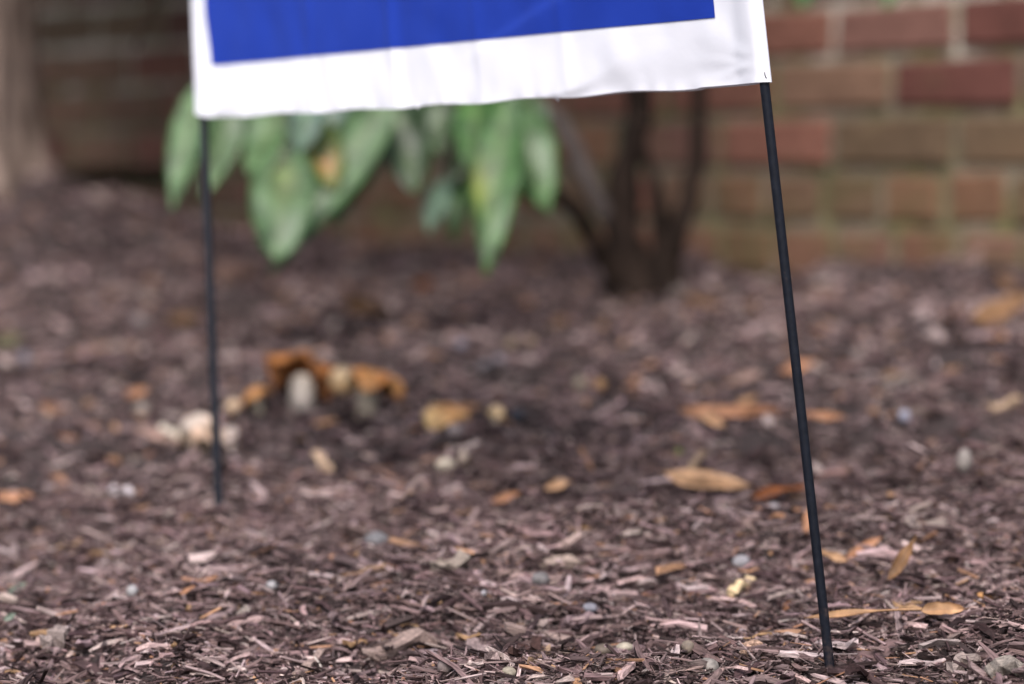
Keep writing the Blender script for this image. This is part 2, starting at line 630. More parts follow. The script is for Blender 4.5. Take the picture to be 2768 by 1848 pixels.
COURSE, LEVEL = .070, EYE + .005
BH, JOINT = .0565, .0135
WALL = tag(empty('brick_wall', (W0[0], W0[1], .17)), 'old red brick garden wall with mossy mortar behind the mulch bed', 'wall')
ROTZ = math.atan2(WU[1], WU[0])


def brick_mesh(L, seed):
    rnd = random.Random(seed)
    bm = bmesh.new()
    bmesh.ops.create_cube(bm, size=1)
    for v in bm.verts:
        v.co.x *= L; v.co.y *= .092; v.co.z *= BH
        v.co += Vector((rnd.uniform(-.0025, .0025), rnd.uniform(-.002, .002), rnd.uniform(-.0025, .0025)))
    bmesh.ops.bevel(bm, geom=bm.edges[:], offset=.004, segments=1, affect='EDGES')
    m = bpy.data.meshes.new('brick'); bm.to_mesh(m); bm.free()
    m.materials.append(M_BRICK)
    return m


STR = [brick_mesh(.190 - JOINT, i) for i in range(5)]
HEA = [brick_mesh(.095 - JOINT, 20 + i) for i in range(5)]
RED, DARKRED, BROWN, ORANGE, DULL, PURP = (.175, .078, .056), (.115, .046, .037), (.160, .094, .063), (.185, .098, .059), (.13, .087, .054), (.155, .078, .062)
rowspec = {2: (s_of(2243), .190), 1: (s_of(2401), .190), 0: (s_of(2243), .190), -1: (s_of(2215), .095), -2: (s_of(2247), .095)}
special = {(2, 0): RED, (2, 1): PURP, (2, 2): DARKRED, (1, 0): DARKRED, (1, 1): PURP, (1, -1): BROWN, (1, -2): RED, (0, 0): RED, (0, 1): DULL, (0, 2): DULL, (0, -1): PURP,
           (-1, 3): ORANGE, (-1, 0): BROWN, (-1, 1): DULL, (-1, -1): ORANGE, (-1, -2): BROWN, (-2, 0): RED, (-2, 2): RED, (-2, -1): ORANGE, (-2, -2): RED}
nbrick = 0
rest = []
SHADESLOT0, SHADESLOT1 = s_of(128), s_of(462)  # ends of a deep slot shaped to give a dark shadow line
for k in range(-3, 19):
    s0, pitch = rowspec.get(k, (s_of(2243) + (.095 if k % 2 else 0), .190))
    zc = LEVEL + (k + .5) * COURSE
    imin, imax = int((-2.9 - s0) / pitch), int((1.6 - s0) / pitch)
    for i in range(imin, imax):
        sc = s0 + (i + .5) * pitch - (pitch if k in (2, 0, -1, -2) else 0) * 1.0 + (pitch if k == 1 else 0) * 0
        key = (k, i)
        col = special.get(key) or random.choices((RED, DARKRED, BROWN, ORANGE, DULL, PURP), (3, 2.5, 2, 1.6, 1.6, 2.2))[0]
        f = random.uniform(.85, 1.15)
        col = (col[0] * f, col[1] * f, col[2] * f, 1)
        slot = SHADESLOT0 - .03 < sc < SHADESLOT1 + .02
        if slot and k == -1:
            zc -= 0                       # lowered below, under the open joint
        elif slot and k == -2:
            continue
        me = random.choice(STR if pitch > .15 else HEA)
        inview = k <= 6 and -2.35 < sc < 1.0 and not (k == -3)
        o_loc = (W0[0] + WU[0] * sc - WN[0] * .046 + WN[0] * random.uniform(-.002, .002), W0[1] + WU[1] * sc - WN[1] * .046 + WN[1] * random.uniform(-.002, .002), zc - (.026 if slot and k == -1 else 0) + random.uniform(-.0015, .0015))
        if inview and nbrick < 298:
            o = link('brick', me, WALL)
            o.location = Vector(o_loc) - WALL.location
            o.rotation_euler = (random.gauss(0, .006), random.gauss(0, .006), ROTZ + random.gauss(0, .006))
            o.color = col
            nbrick += 1
        else:
            rest.append((me, o_loc, col))
# the bricks outside the frame, joined
bmr = bmesh.new()
for me, loc, col in rest:
    n0 = len(bmr.verts)
    bmr.from_mesh(me)
    bmr.verts.ensure_lookup_table()
    bmesh.ops.transform(bmr, matrix=Matrix.Translation(loc) @ Matrix.Rotation(ROTZ, 4, 'Z'), verts=bmr.verts[n0:])
mr_ = bpy.data.meshes.new('brickwork'); bmr.to_mesh(mr_); bmr.free()
mr_.materials.append(M_BRICK)
o = link('brickwork', mr_, WALL)
o.location = -WALL.location
o.color = (.20, .075, .052, 1)
o['kind'] = 'stuff'
# mortar core, front face recessed 6 mm
def wall_box(s0, s1, z0, z1, n0, n1):
    vs = []
    for z in (z0, z1):
        for s, n in ((s0, n0), (s1, n0), (s1, n1), (s0, n1)):
            vs.append((W0[0] + WU[0] * s + WN[0] * n, W0[1] + WU[1] * s + WN[1] * n, z))
    return vs, [(0, 1, 2, 3), (7, 6, 5, 4), (0, 4, 5, 1), (1, 5, 6, 2), (2, 6, 7, 3), (3, 7, 4, 0)]
zv0, zv1 = LEVEL - .030, LEVEL + .002
vs, fs = [], []
for a in ((-2.9, 1.6, 0, zv0, -.007, -.2), (-2.9, SHADESLOT0 - .05, zv0, zv1, -.007, -.2), (SHADESLOT1, 1.6, zv0, zv1, -.007, -.2), (-2.9, 1.6, zv1, LEVEL + 19 * COURSE, -.007, -.2), (SHADESLOT0 - .05, SHADESLOT1, zv0, zv1, -.185, -.2)):
    v, f = wall_box(*a)
    fs += [tuple(i + len(vs) for i in q) for q in f]
    vs += v
o = mesh_obj('mortar', vs, fs, M_MORTAR, WALL)
o.location = -WALL.location

# ------------------------------------------------------------------ tubes (stems, trunk, wire)
def tube_geo(pts, radii, nside=14, rough=0.0, seed=0, cap=True):
    pts = [Vector(p) for p in pts]
    # resample with Catmull-Rom
    P, Rr = [], []
    for i in range(len(pts) - 1):
        p0 = pts[max(i - 1, 0)]; p1 = pts[i]; p2 = pts[i + 1]; p3 = pts[min(i + 2, len(pts) - 1)]
        for t in np.linspace(0, 1, 8, endpoint=False):
            P.append(.5 * (2 * p1 + (p2 - p0) * t + (2 * p0 - 5 * p1 + 4 * p2 - p3) * t * t + (3 * p1 - p0 - 3 * p2 + p3) * t ** 3))
            Rr.append(radii[i] * (1 - t) + radii[i + 1] * t)
    P.append(pts[-1]); Rr.append(radii[-1])
    verts, faces = [], []
    ref = Vector((0, 1, 0.01)).normalized()
    for i, p in enumerate(P):
        tg = (P[min(i + 1, len(P) - 1)] - P[max(i - 1, 0)]).normalized()
        a = tg.cross(ref).normalized(); b = tg.cross(a)
        for j in range(nside):
            th = 2 * math.pi * j / nside
            r = Rr[i] * (1 + rough * (float(vnoise(j * 1.3 + seed * 7, i * .35, seed)) - .5) * 2)
            verts.append(p + (a * math.cos(th) + b * math.sin(th)) * r)
    for i in range(len(P) - 1):
        for j in range(nside):
            faces.append((i * nside + j, i * nside + (j + 1) % nside, (i + 1) * nside + (j + 1) % nside, (i + 1) * nside + j))
    if cap:
        faces.append(tuple(range(nside - 1, -1, -1)))
        faces.append(tuple((len(P) - 1) * nside + j for j in range(nside)))
    return verts, faces


def tube(name, pts, radii, mat, parent, nside=14, rough=.0, seed=0):
    v, f = tube_geo(pts, radii, nside, rough, seed)
    o = mesh_obj(name, v, f, mat, None, True)
    if parent:
        place(o, parent)
    return o


# ------------------------------------------------------------------ tree at the left
tz = float(gz(TREE[0], TREE[1]))
TREEO = tag(empty('tree', (TREE[0], TREE[1], tz)), 'greyish brown bark tree trunk flaring at its mulched foot, left edge', 'tree')
tv, tf = [], []
NS, NR = 72, 46
for i in range(NR):
    z = tz - .10 + (i / (NR - 1)) ** 1.25 * 3.2
    h = max(z - (tz - .02), 0)
    rad = .106 + .045 * math.exp(-max(h, 0) / .035) - .010 * min(h, 1.5)
    for j in range(NS):
        th = 2 * math.pi * j / NS
        flare = 1 + .12 * math.exp(-h / .05) * math.sin(th * 5 + .6)
        br = (float(vnoise(j * .55, z * 5, 5)) - .5) * .026 + (float(vnoise(j * 1.3 + z * 8, z * 9, 6)) - .5) * .022
        rr = rad * flare + br
        tv.append((TREE[0] - .02 * h + rr * math.cos(th), TREE[1] + rr * math.sin(th), z))
for i in range(NR - 1):
    for j in range(NS):
        tf.append((i * NS + j, i * NS + (j + 1) % NS, (i + 1) * NS + (j + 1) % NS, (i + 1) * NS + j))
place(mesh_obj('trunk', tv, tf, M_BARK, None, True), TREEO)


# ------------------------------------------------------------------ leaves
def leaf_arrays(L, W, nL=12, nW=6, droop=.15, fold=.25, wav=.03, twist=0., lobes=0., seed=0, oval=False, thick=.0005):
    """leaf along +X, upper side +Z: vertices, quads, and parameters (t along, s across)"""
    rnd = np.random.default_rng(seed)
    t = np.linspace(0, 1, nL + 1); s = np.linspace(-1, 1, nW + 1)
    T, Sg = np.meshgrid(t, s, indexing='ij')
    if oval:
        prof = np.sin(np.pi * T ** .85) ** .62
    else:
        prof = np.sin(np.pi * np.clip(T, 0, 1) ** .8) ** .9
    prof = np.maximum(prof, .03) * (1 + lobes * np.sin(T * 24 + seed))
    edge = 1 + .07 * (vnoise(T * 9 + seed, np.sign(Sg) * 3, seed) - .5) * np.abs(Sg)
    Y = Sg * prof * W / 2 * edge
    X = T * L
    Z = -droop * L * T ** 2 + fold * np.abs(Y) * (1 - .3 * T) + wav * W * np.sin(T * 9 + seed + Sg * 1.5) * np.abs(Sg)
    Z = Z + (vnoise(T * 5 + seed, Sg * 2 + seed, seed + 3) - .5) * W * .10
    tw = twist * (T - .4)
    Y, Z = Y * np.cos(tw) - Z * np.sin(tw), Y * np.sin(tw) + Z * np.cos(tw)
    up = np.stack([X, Y, Z], -1).reshape(-1, 3)
    dn = up - np.array([0, 0, thick])
    n = len(up)
    idx = np.arange(n).reshape(nL + 1, nW + 1)
    q = np.stack([idx[:-1, :-1], idx[1:, :-1], idx[1:, 1:], idx[:-1, 1:]], -1).reshape(-1, 4)
    q2 = q[:, ::-1] + n
    rim = []
    loop = list(idx[0, :]) + list(idx[1:, -1]) + list(idx[-1, -2::-1]) + list(idx[-2:0:-1, 0])
    for a, b in zip(loop, loop[1:] + loop[:1]):
        rim.append((b, a, a + n, b + n))
    return np.concatenate([up, dn]), np.concatenate([q, q2, np.array(rim)]), np.tile(T.ravel(), 2), np.tile(Sg.ravel(), 2)


def leaf_mesh(name, L, W, c0, c1, mat, rib=None, spot=None, **kw):
    V, Qd, T, Sg = leaf_arrays(L, W, **kw)
    m = quad_mesh(name, V, Qd, True)
    n = vnoise(T * 4 + kw.get('seed', 0), Sg * 2 + 9, 31)
    c0 = np.array(c0); c1 = np.array(c1)
    c = c0 + (c1 - c0) * n[:, None]
    if rib is not None:
        f = np.clip(1 - np.abs(Sg) * 3.2, 0, 1)[:, None] * .6
        c = c * (1 - f) + np.array(rib) * f
    if spot is not None:
        (st, ss, sr, sc_) = spot
        f = np.exp(-(((T - st) * 2.2) ** 2 + ((Sg - ss)) ** 2) / (sr * sr))[:, None]
        c = c * (1 - f) + np.array(sc_) * f
    set_attr(m, 'tint', 'FLOAT_COLOR', np.concatenate([c, np.ones((len(c), 1))], -1))
    m.materials.append(mat)
    return m


def frame(xdir, zhint):
    x = Vector(xdir).normalized()
    y = Vector(zhint).cross(x).normalized()
    z = x.cross(y)
    return Matrix((x, y, z)).transposed().to_4x4()


# ------------------------------------------------------------------ shrub
sg = Vector((SHRUB[0], SHRUB[1], float(gz(*SHRUB))))
SHR = tag(empty('shrub', sg), 'broad leaved green shrub with dark bare stems before the brick wall', 'shrub')


def px_path(pts, d0, d1=None):
    d1 = d0 if d1 is None else d1
    n = len(pts)
    return [at(u, v, d0 + (d1 - d0) * i / (n - 1)) for i, (u, v) in enumerate(pts)]


def stem(pts, widths, d0, d1, mat=M_STEM, extra=(), seed=0, name='stem'):
    P3 = px_path(pts, d0, d1)
    rr = [w * 1.38 * d0 / FPX / 2 for w in widths]
    for e, r in extra:
        P3.append(Vector(e)); rr.append(r)
    return tube(name, P3, rr, mat, SHR, 14, .26, seed)


stem([(1716, 872), (1712, 800), (1694, 690), (1680, 590), (1690, 470), (1716, 370), (1726, 230)], (130, 104, 74, 60, 54, 52, 54), 2.99, 3.0, extra=[((.11, 2.96, .62), .010), ((.02, 2.9, 1.0), .006)], seed=1)
stem([(1776, 872), (1780, 790), (1806, 680), (1845, 590), (1872, 490), (1886, 390), (1890, 230)], (104, 96, 58, 44, 36, 33, 30), 2.99, 3.04, extra=[((.24, 3.02, .62), .006), ((.26, 2.95, .95), .004)], seed=2)
stem([(1796, 690), (1788, 590), (1766, 490), (1742, 410), (1722, 340)], (44, 36, 24, 20, 16), 3.0, 3.0, seed=3)
stem([(1692, 780), (1640, 708), (1600, 645), (1565, 580), (1520, 540), (1470, 495), (1425, 440)], (44, 38, 34, 33, 30, 22, 16), 2.98, 2.90, seed=4)
stem([(1684, 680), (1630, 570), (1586, 480), (1552, 400), (1510, 325), (1462, 285), (1430, 225)], (36, 36, 36, 34, 32, 26, 22), 3.0, 2.98, M_STEMG, extra=[((-.06, 2.9, .6), .006)], seed=5)
stem([(1742, 880), (1748, 780), (1752, 690)], (250, 170, 70), 3.03, 3.04, seed=6, name='root_crown')
stem([(1690, 800), (1640, 836), (1590, 860)], (70, 46, 20), 2.985, 2.97, seed=7, name='root')
stem([(1800, 800), (1870, 830), (1950, 862)], (64, 40, 18), 2.985, 2.97, M_STEMG, seed=8, name='root')
# arching branches that carry the hanging leaves behind the banner
for i, (pts, rr) in enumerate((
        ([(.10, 2.96, .66), (-.08, 2.82, .60), (-.22, 2.72, .50), (-.28, 2.68, .40)], (.006, .005, .004, .0025)),
        ([(.08, 2.95, .70), (-.15, 2.8, .64), (-.34, 2.72, .52), (-.40, 2.70, .42)], (.006, .005, .004, .0025)),
        ([(.11, 2.98, .60), (.02, 2.86, .54), (-.05, 2.78, .46), (-.07, 2.75, .38)], (.006, .005, .004, .0025)),
        ([(.11, 2.98, .62), (-.02, 2.84, .56), (-.13, 2.74, .47), (-.16, 2.72, .39)], (.006, .005, .004, .0025)),
        ([(.24, 3.02, .62), (.26, 2.95, .60), (.30, 2.9, .57), (.33, 2.88, .53)], (.004, .0035, .003, .002)))):
    tube('branch', pts, rr, M_STEM, SHR, 10, .1, 40 + i)

PALE, MID, DEEP, BLUEG, YEL = ((.052, .120, .040), (.115, .200, .085)), ((.030, .092, .022), (.070, .160, .042)), ((.018, .045, .013), (.04, .09, .022)), ((.09, .16, .12), (.13, .21, .155)), ((.09, .145, .025), (.145, .19, .05))
# base px, tip px, depth base/tip, width px, twist about the axis, colours, extras
GL = [
    ((545, 215), (462, 556), 2.72, 2.62, 84, .35, PALE, dict(droop=.03)),
    ((640, 225), (560, 520), 2.74, 2.66, 92, -.25, PALE, dict(droop=.05)),
    ((800, 225), (672, 455), 2.70, 2.60, 130, .4, PALE, dict(droop=.06)),
    ((930, 225), (780, 450), 2.76, 2.70, 130, .3, BLUEG, dict(droop=.04)),
    ((775, 400), (748, 690), 2.60, 2.52, 150, .15, PALE, dict(oval=True, droop=.05, spot=(.3, .05, .38, (.10, .15, .01)))),
    ((1075, 225), (735, 715), 2.70, 2.58, 125, -.2, PALE, dict(droop=.03)),
    ((835, 320), (905, 500), 2.68, 2.62, 100, .1, YEL, dict(oval=True, spot=(.62, .0, .42, (.52, .20, .05)))),
    ((1015, 260), (905, 600), 2.73, 2.64, 130, .1, PALE, dict(droop=.04)),
    ((1065, 255), (1122, 515), 2.76, 2.70, 120, .1, DEEP, dict(oval=True, droop=.03)),
    ((1195, 255), (1182, 412), 2.82, 2.78, 84, .5, DEEP, dict(oval=True)),
    ((1000, 230), (1010, 420), 2.82, 2.78, 110, .6, DEEP, dict(oval=True)),
    ((1370, 240), (1312, 715), 2.70, 2.56, 118, .2, MID, dict(droop=.05, spot=(.55, -.6, .25, (.25, .27, .04)))),
    ((1375, 270), (1482, 560), 2.74, 2.66, 132, -.3, MID, dict(droop=.05)),
    ((1420, 245), (1330, 470), 2.80, 2.74, 150, .2, MID, dict(oval=True)),
    ((1200, 480), (1160, 620), 2.76, 2.70, 58, .3, BLUEG, dict()),
    ((1250, 470), (1222, 650), 2.84, 2.78, 60, .6, MID, dict()),
    ((1335, 260), (1200, 500), 2.86, 2.80, 100, .4, DEEP, dict()),
    ((1120, 235), (1230, 330), 2.86, 2.8, 80, .2, DEEP, dict()),
    ((835, 245), (812, 400), 2.66, 2.60, 90, -.3, BLUEG, dict(droop=.05)),
    ((945, 255), (880, 430), 2.80, 2.74, 100, .3, DEEP, dict(oval=True)),
    ((1290, 255), (1275, 440), 2.74, 2.66, 96, .4, MID, dict(oval=True)),
    ((1440, 250), (1440, 420), 2.78, 2.72, 86, -.5, DEEP, dict()),
    ((1345, 420), (1290, 560), 2.72, 2.64, 84, .2, YEL, dict()),
    ((1400, 470), (1470, 555), 2.72, 2.66, 70, -.3, MID, dict()),
    ((720, 590), (752, 700), 2.56, 2.54, 70, .4, MID, dict()),
    ((2185, -90), (2170, 14), 2.95, 2.9, 60, .2, MID, dict(oval=True)),
    ((2420, -90), (2398, 18), 2.95, 2.9, 50, .3, MID, dict()),
]
for i, (b, t, d0, d1, wpx, tw, (c0, c1), kw) in enumerate(GL):
    B3, T3 = at(*b, d0), at(*t, d1)
    ax = T3 - B3
    L = ax.length * 1.02
    face = (CAMP - (B3 + T3) / 2).normalized() + Vector((0, 0, .55))
    nrm = Matrix.Rotation(tw * .5, 3, ax.normalized()) @ face
    kk = dict(droop=.05, fold=random.uniform(.1, .35), wav=random.uniform(.03, .09), twist=random.uniform(-.5, .5), lobes=random.uniform(0, .035)); kk.update(kw)
    spot = kk.pop('spot', None)
    m = leaf_mesh('leaf', L, wpx * d0 / FPX * 1.18, c0, c1, M_LEAF, rib=(.14, .2, .08), spot=spot, seed=60 + i, **kk)
    o = link('leaf', m)
    o.matrix_world = Matrix.Translation(B3) @ frame(ax, nrm)
    loc = o.location.copy()
    o.parent = SHR
    o.location = loc - SHR.location
    # petiole up into the shrub
    pt = tube('petiole', [B3 + ax.normalized() * .004, B3 - ax.normalized() * .02 + Vector((0, 0, .01)), B3 + Vector((random.uniform(-.01, .02), .03, .07))], (.0013, .0015, .002), M_STEMG, None, 6)
    pt.parent = o
    pt.matrix_parent_inverse = Matrix.Translation(loc).inverted() if False else (Matrix.Translation(loc) @ frame(ax, nrm)).inverted()


def leaf_cloud(n, centers, Lr, mat, pal, seed, keepout=None):
    """many leaf-sized blades as one mesh"""
    rg = np.random.default_rng(seed)
    base = [leaf_arrays(1, .4, nL=4, nW=2, droop=.12, fold=.3, seed=q, thick=.004) for q in range(3)]
    Vs, Qs, Cs, off = [], [], [], 0
    k = 0
    while k < n:
        c, r = centers[rg.integers(len(centers))]
        v = rg.normal(0, 1, 3); v /= np.linalg.norm(v)
        pos = np.array(c) + v * np.array(r) * rg.random() ** (1 / 2.2)
        k += 1
        if keepout and keepout(pos):
            continue
        V, Qd, T, Sg = base[k % 3]
        L = rg.uniform(*Lr)
        yaw = rg.uniform(0, 2 * math.pi, 1); pit = rg.normal(.5, .4, 1); rol = rg.normal(0, .5, 1)
        Wv = (V * L) @ rotmats(yaw, pit, rol)[0].T + pos
        Vs.append(Wv); Qs.append(Qd + off); off += len(V)
        a = pal[0]; b = pal[1]
        Cs.append(np.tile(np.append(np.array(a) + (np.array(b) - np.array(a)) * rg.random(), 1), (len(V), 1)))
    m = quad_mesh('unseen_foliage', np.concatenate(Vs), np.concatenate(Qs), True)
    set_attr(m, 'tint', 'FLOAT_COLOR', np.concatenate(Cs))
    m.materials.append(mat)
    return m


def inframe_gap(p):
    """keeps the crown behind the banner or above the photographed strip"""
    y = max(p[1], .5)
    u = CX + FPX * p[0] / y
    v = HOR - FPX * (p[2] - EYE) / y
    if v < -270:
        return False
    return not (760 < u < 1830 and v < 60)


cl = [((-.3, 2.82, 1.22), (.34, .28, .32)), ((-.02, 2.88, 1.18), (.25, .25, .3)), ((-.45, 3.78, .98), (.32, .26, .36)), ((-.74, 4.15, .95), (.35, .22, .40)), ((-.5, 3.95, .9), (.3, .2, .36)), ((-.3, 3.65, 1.0), (.25, .25, .36)), ((-.55, 3.85, .95), (.3, .22, .36))]  # later clusters hang unseen by the wall, added to shade its left part
o = link('unseen_foliage', leaf_cloud(4200, cl, (.08, .14), M_LEAF, ((.03, .07, .02), (.07, .13, .035)), 5, inframe_gap))
place(o, SHR)
o['kind'] = 'stuff'
ct = [((-.8, 4.2, 2.9), (1.1, .9, .8)), ((-1.3, 3.9, 2.7), (.8, .8, .6)), ((-.4, 4.6, 2.7), (.9, .6, .7))]
o = link('crown', leaf_cloud(3800, ct, (.09, .15), M_LEAF, ((.03, .07, .02), (.07, .13, .035)), 6, inframe_gap))
place(o, TREEO)
o['kind'] = 'stuff'
for i, (dx, dy, dz) in enumerate(((.6, -.3, 1.9), (-.5, -.4, 1.7), (.1, .25, 2.2))):
    tube('branch', [(TREE[0] - .02, TREE[1], tz + 1.2), (TREE[0] + dx * .4, TREE[1] + dy * .5, tz + 1.2 + (dz - 1.2) * .5), (TREE[0] + dx, TREE[1] + dy, tz + dz)], (.05, .035, .015), M_BARK, TREEO, 12, .1, 70 + i)

# ------------------------------------------------------------------ yard sign
DL, DR = 1.99, 1.475
_, dLg = ground(591, 1390)
_, dRg = ground(2246, 1838)
RODL = (at(550, 312, DL), at(592, 1390, dLg))
RODR = (at(2066, 222, DR), at(2247, 1838, dRg))
ZTOP = .74


def on_line(ab, z):
    a, b = ab
    return b + (a - b) * ((z - b.z) / (a.z - b.z))


INP = (on_line(RODR, .34) - on_line(RODL, .34)).normalized()
LT, LB = on_line(RODL, ZTOP) - INP * .0095, on_line(RODL, .33) - INP * .0105
RT, RB = on_line(RODR, ZTOP) + INP * .0072, on_line(RODR, .34) + INP * .0056
SNL = (RB - LB); SN = Vector((SNL.y, -SNL.x, 0)).normalized()
if SN.y > 0:
    SN = -SN


def edge_at(A, B, z):
    return B + (A - B) * ((z - B.z) / (A.z - B.z))


def bottom(u):
    return .3300 + .0092 * u - .0016 * math.sin(math.pi * u) + .0035 * math.exp(-(u / .018) ** 2) + .0008 * math.sin(u * 41) * (1 if .1 < u < .9 else 0)


def wrinkle(u, z):
    """out-of-plane offset of the front film"""
    h = z - bottom(u)
    w = .0042 * (float(vnoise(u * 3.1 + 2, z * 6, 12)) - .5) + .0022 * (float(vnoise(u * 11, z * 16, 13)) - .5) + .0016 * (float(vnoise(u * 30 + z * 14, z * 34 - u * 9, 14)) - .5)
    for uc, a in ((.262, .0010), (.425, .0015), (.58, .0007), (.72, .0008)):      # packing creases
        w += a * math.exp(-((u - uc) / .007) ** 2) - a * .5 * math.exp(-((u - uc - .02) / .014) ** 2)
    # diagonal fold towards the upper right
    dfold = (z - (.366 + (u - .56) * .21))
    w += .0017 * (1 - float(smooth(np.array(dfold / .005 + .5)))) * float(smooth(np.array((u - .5) / .2))) * float(smooth(np.array((.95 - u) / .2)))
    # hem bulging back at the lower right
    arc = .030 * float(smooth(np.array((u - .66) / .24)))
    if arc > 1e-5 and h < arc:
        w -= .0018 * float(smooth(np.array(1 - h / arc))) * float(smooth(np.array((u - .64) / .12))) * float(smooth(np.array((.985 - u) / .05)))
    # sleeve seam and the pulls that radiate from the staple
    w -= .0005 * math.exp(-((u - .957 - .012 * min(h, .12) / .12) / .006) ** 2)
    rr = math.hypot((u - .985) * .6, h - .012)
    an = math.atan2(h - .012, (.985 - u) * .6 + 1e-6)
    w += .00012 * math.sin(an * 13 + 1.5 * math.sin(an * 5)) * math.exp(-((rr - .03) / .035) ** 2)
    # left lower corner
    rl = math.hypot((u - .02) * .65, h - .004)
    al = math.atan2(h, (u - .01) * .65 + 1e-6)
    w += .0010 * math.sin(al * 7) * math.exp(-((rl - .035) / .035) ** 2)
    # sleeve round the right rod: small cross puckers
    if u > .95:
        w += .00018 * math.sin(z * 420 + 3 * math.sin(z * 90)) * math.exp(-h / .05)
    # little hem puckers
    w += .0006 * math.sin(u * 150 + 3 * math.sin(u * 37)) * math.exp(-h / .004)
    return w


def bag_point(u, z, side):
    e = edge_at(LT, LB, z).lerp(edge_at(RT, RB, z), u)
    t = min(u * .66, (1 - u) * .62)
    half = .0046 * math.sqrt(min(1, max(t, 0) / .006)) * (.35 + .65 * math.exp(-(t / .022) ** 2))
    if side > 0:
        return e + SN * (half + wrinkle(u, z) * float(smooth(np.array(t / .02))))
    return e - SN * (half + .002 * math.sin(u * 9) * min(1, t / .02) - .5 * wrinkle(u, z) * float(smooth(np.array(t / .03))))


SIGN = tag(empty('yard_sign', ((RB.x + LB.x) / 2, (RB.y + LB.y) / 2, .02)), 'white and blue plastic banner sign standing on two thin black rods', 'yard sign')
NU = 150
us = np.concatenate([[0, .0015, .004, .008], np.linspace(.014, .95, NU), [.957, .963, .969, .975, .981, .986, .991, .995, .998, 1.0]])
hs_ = np.concatenate([np.linspace(0, .02, 12, endpoint=False), np.linspace(.02, .16, 44, endpoint=False), np.linspace(.16, 1, 14)])
ring = [(u, 1) for u in us] + [(u, -1) for u in us[-2:0:-1]]
bv, bf = [], []
for k, hh in enumerate(hs_):
    for u, sd_ in ring:
        zb = bottom(u)
        if sd_ < 0 and u > .7:
            zb -= .0007 * float(smooth(np.array((u - .7) / .12))) * float(smooth(np.array((.985 - u) / .02)))
        z = zb + (hh if hh < .16 else .16 + (hh - .16) / .84 * (ZTOP - .16 - zb))
        bv.append(bag_point(u, z, sd_))
nr = len(ring)
for k in range(len(hs_) - 1):
    for j in range(nr):
        bf.append((k * nr + j, k * nr + (j + 1) % nr, (k + 1) * nr + (j + 1) % nr, (k + 1) * nr + j))
place(mesh_obj('banner', bv, bf, M_FILM, None, True), SIGN)
# printed blue field
pv, pf = [], []
na, nb = 150, 60
for j in range(nb + 1):
    for i in range(na + 1):
        s_ = i / na
        tt = (j / nb) ** 1.3
        z0 = .3705 + .008 * s_
        z = z0 + (.715 - z0) * tt
        ul = .0475 - .0075 * min(1, max(0, (z - .37) / .05)) + .0012 * math.sin(z * 120)
        u = ul + (.9387 - ul) * s_
        p = bag_point(u, z, 1) + SN * .0005
        pv.append(p)
for j in range(nb):
    for i in range(na):
        a = j * (na + 1) + i
        pf.append((a, a + 1, a + na + 2, a + na + 1))
place(mesh_obj('printed_field', pv, pf, M_BLUE, None, True), SIGN)
# rods
def rod(ab, rad, seed):
    b = ab[1]
    topp = on_line(ab, ZTOP - .006)
    low = on_line(ab, b.z - .09)
    pts = [low.lerp(topp, i / 8) for i in range(9)]
    return tube('rod', pts, [rad] * 9, M_WIRE, SIGN, 16, .008, seed)


rod(RODL, 23 / 2 / FPX * DL, 1)
rod(RODR, 26.5 / 2 / FPX * DR, 2)
# staple through the sleeve
sp0 = at(2067, 196, DR - .009); sp1 = at(2072, 213, DR - .009)
tube('staple', [sp0, (sp0 + sp1) / 2 + SN * .0004, sp1], (.00035, .00035, .00035), M_STEEL, SIGN, 8)
# loose thread nubs on the hem
for (pu, pvv, ex, ey) in ((1125, 286, 4, 8), (1500, 262, 9, 12)):
    uu = DL * (pu - 524) / (DL * (pu - 524) + DR * (2080 - pu))
    dd = DL + (DR - DL) * uu
    a = at(pu, pvv, dd); b = at(pu + ex, pvv + ey, dd)
    tube('thread', [a, a.lerp(b, .5) + Vector((.0006, 0, 0)), b], (.0012, .0009, .0004), M_FILM, SIGN, 8)

# ------------------------------------------------------------------ mushrooms
def lathe(profile, nseg, wob, seed, ruffle=0.0):
    """closed profile [(r, z)] turned about Z with an uneven rim"""
    V, F = [], []
    for i, (r, z) in enumerate(profile):
        for j in range(nseg):
            th = 2 * math.pi * j / nseg
            k = 1 + wob * (float(vnoise(math.cos(th) * 1.6 + seed, math.sin(th) * 1.6 + i * .15, seed)) - .5) * 2
            zz = z + ruffle * r * math.sin(th * 5 + seed) * (r / max(p[0] for p in profile)) ** 2
            V.append((r * k * math.cos(th), r * k * math.sin(th), zz))
    n = len(profile)
    for i in range(n - 1):
        for j in range(nseg):
            F.append((i * nseg + j, i * nseg + (j + 1) % nseg, (i + 1) * nseg + (j + 1) % nseg, (i + 1) * nseg + j))
    return V, F


def tinted_obj(name, V, F, colfn, mat, parent=None):
    o = mesh_obj(name, V, F, mat, None, True)
    c = np.array([colfn(Vector(v)) for v in V])
    set_attr(o.data, 'tint', 'FLOAT_COLOR', np.concatenate([c, np.ones((len(c), 1))], -1))
    o.parent = parent
    return o


def lerp3(a, b, f):
    f = min(1, max(0, f))
    return tuple(x + (y - x) * f for x, y in zip(a, b))


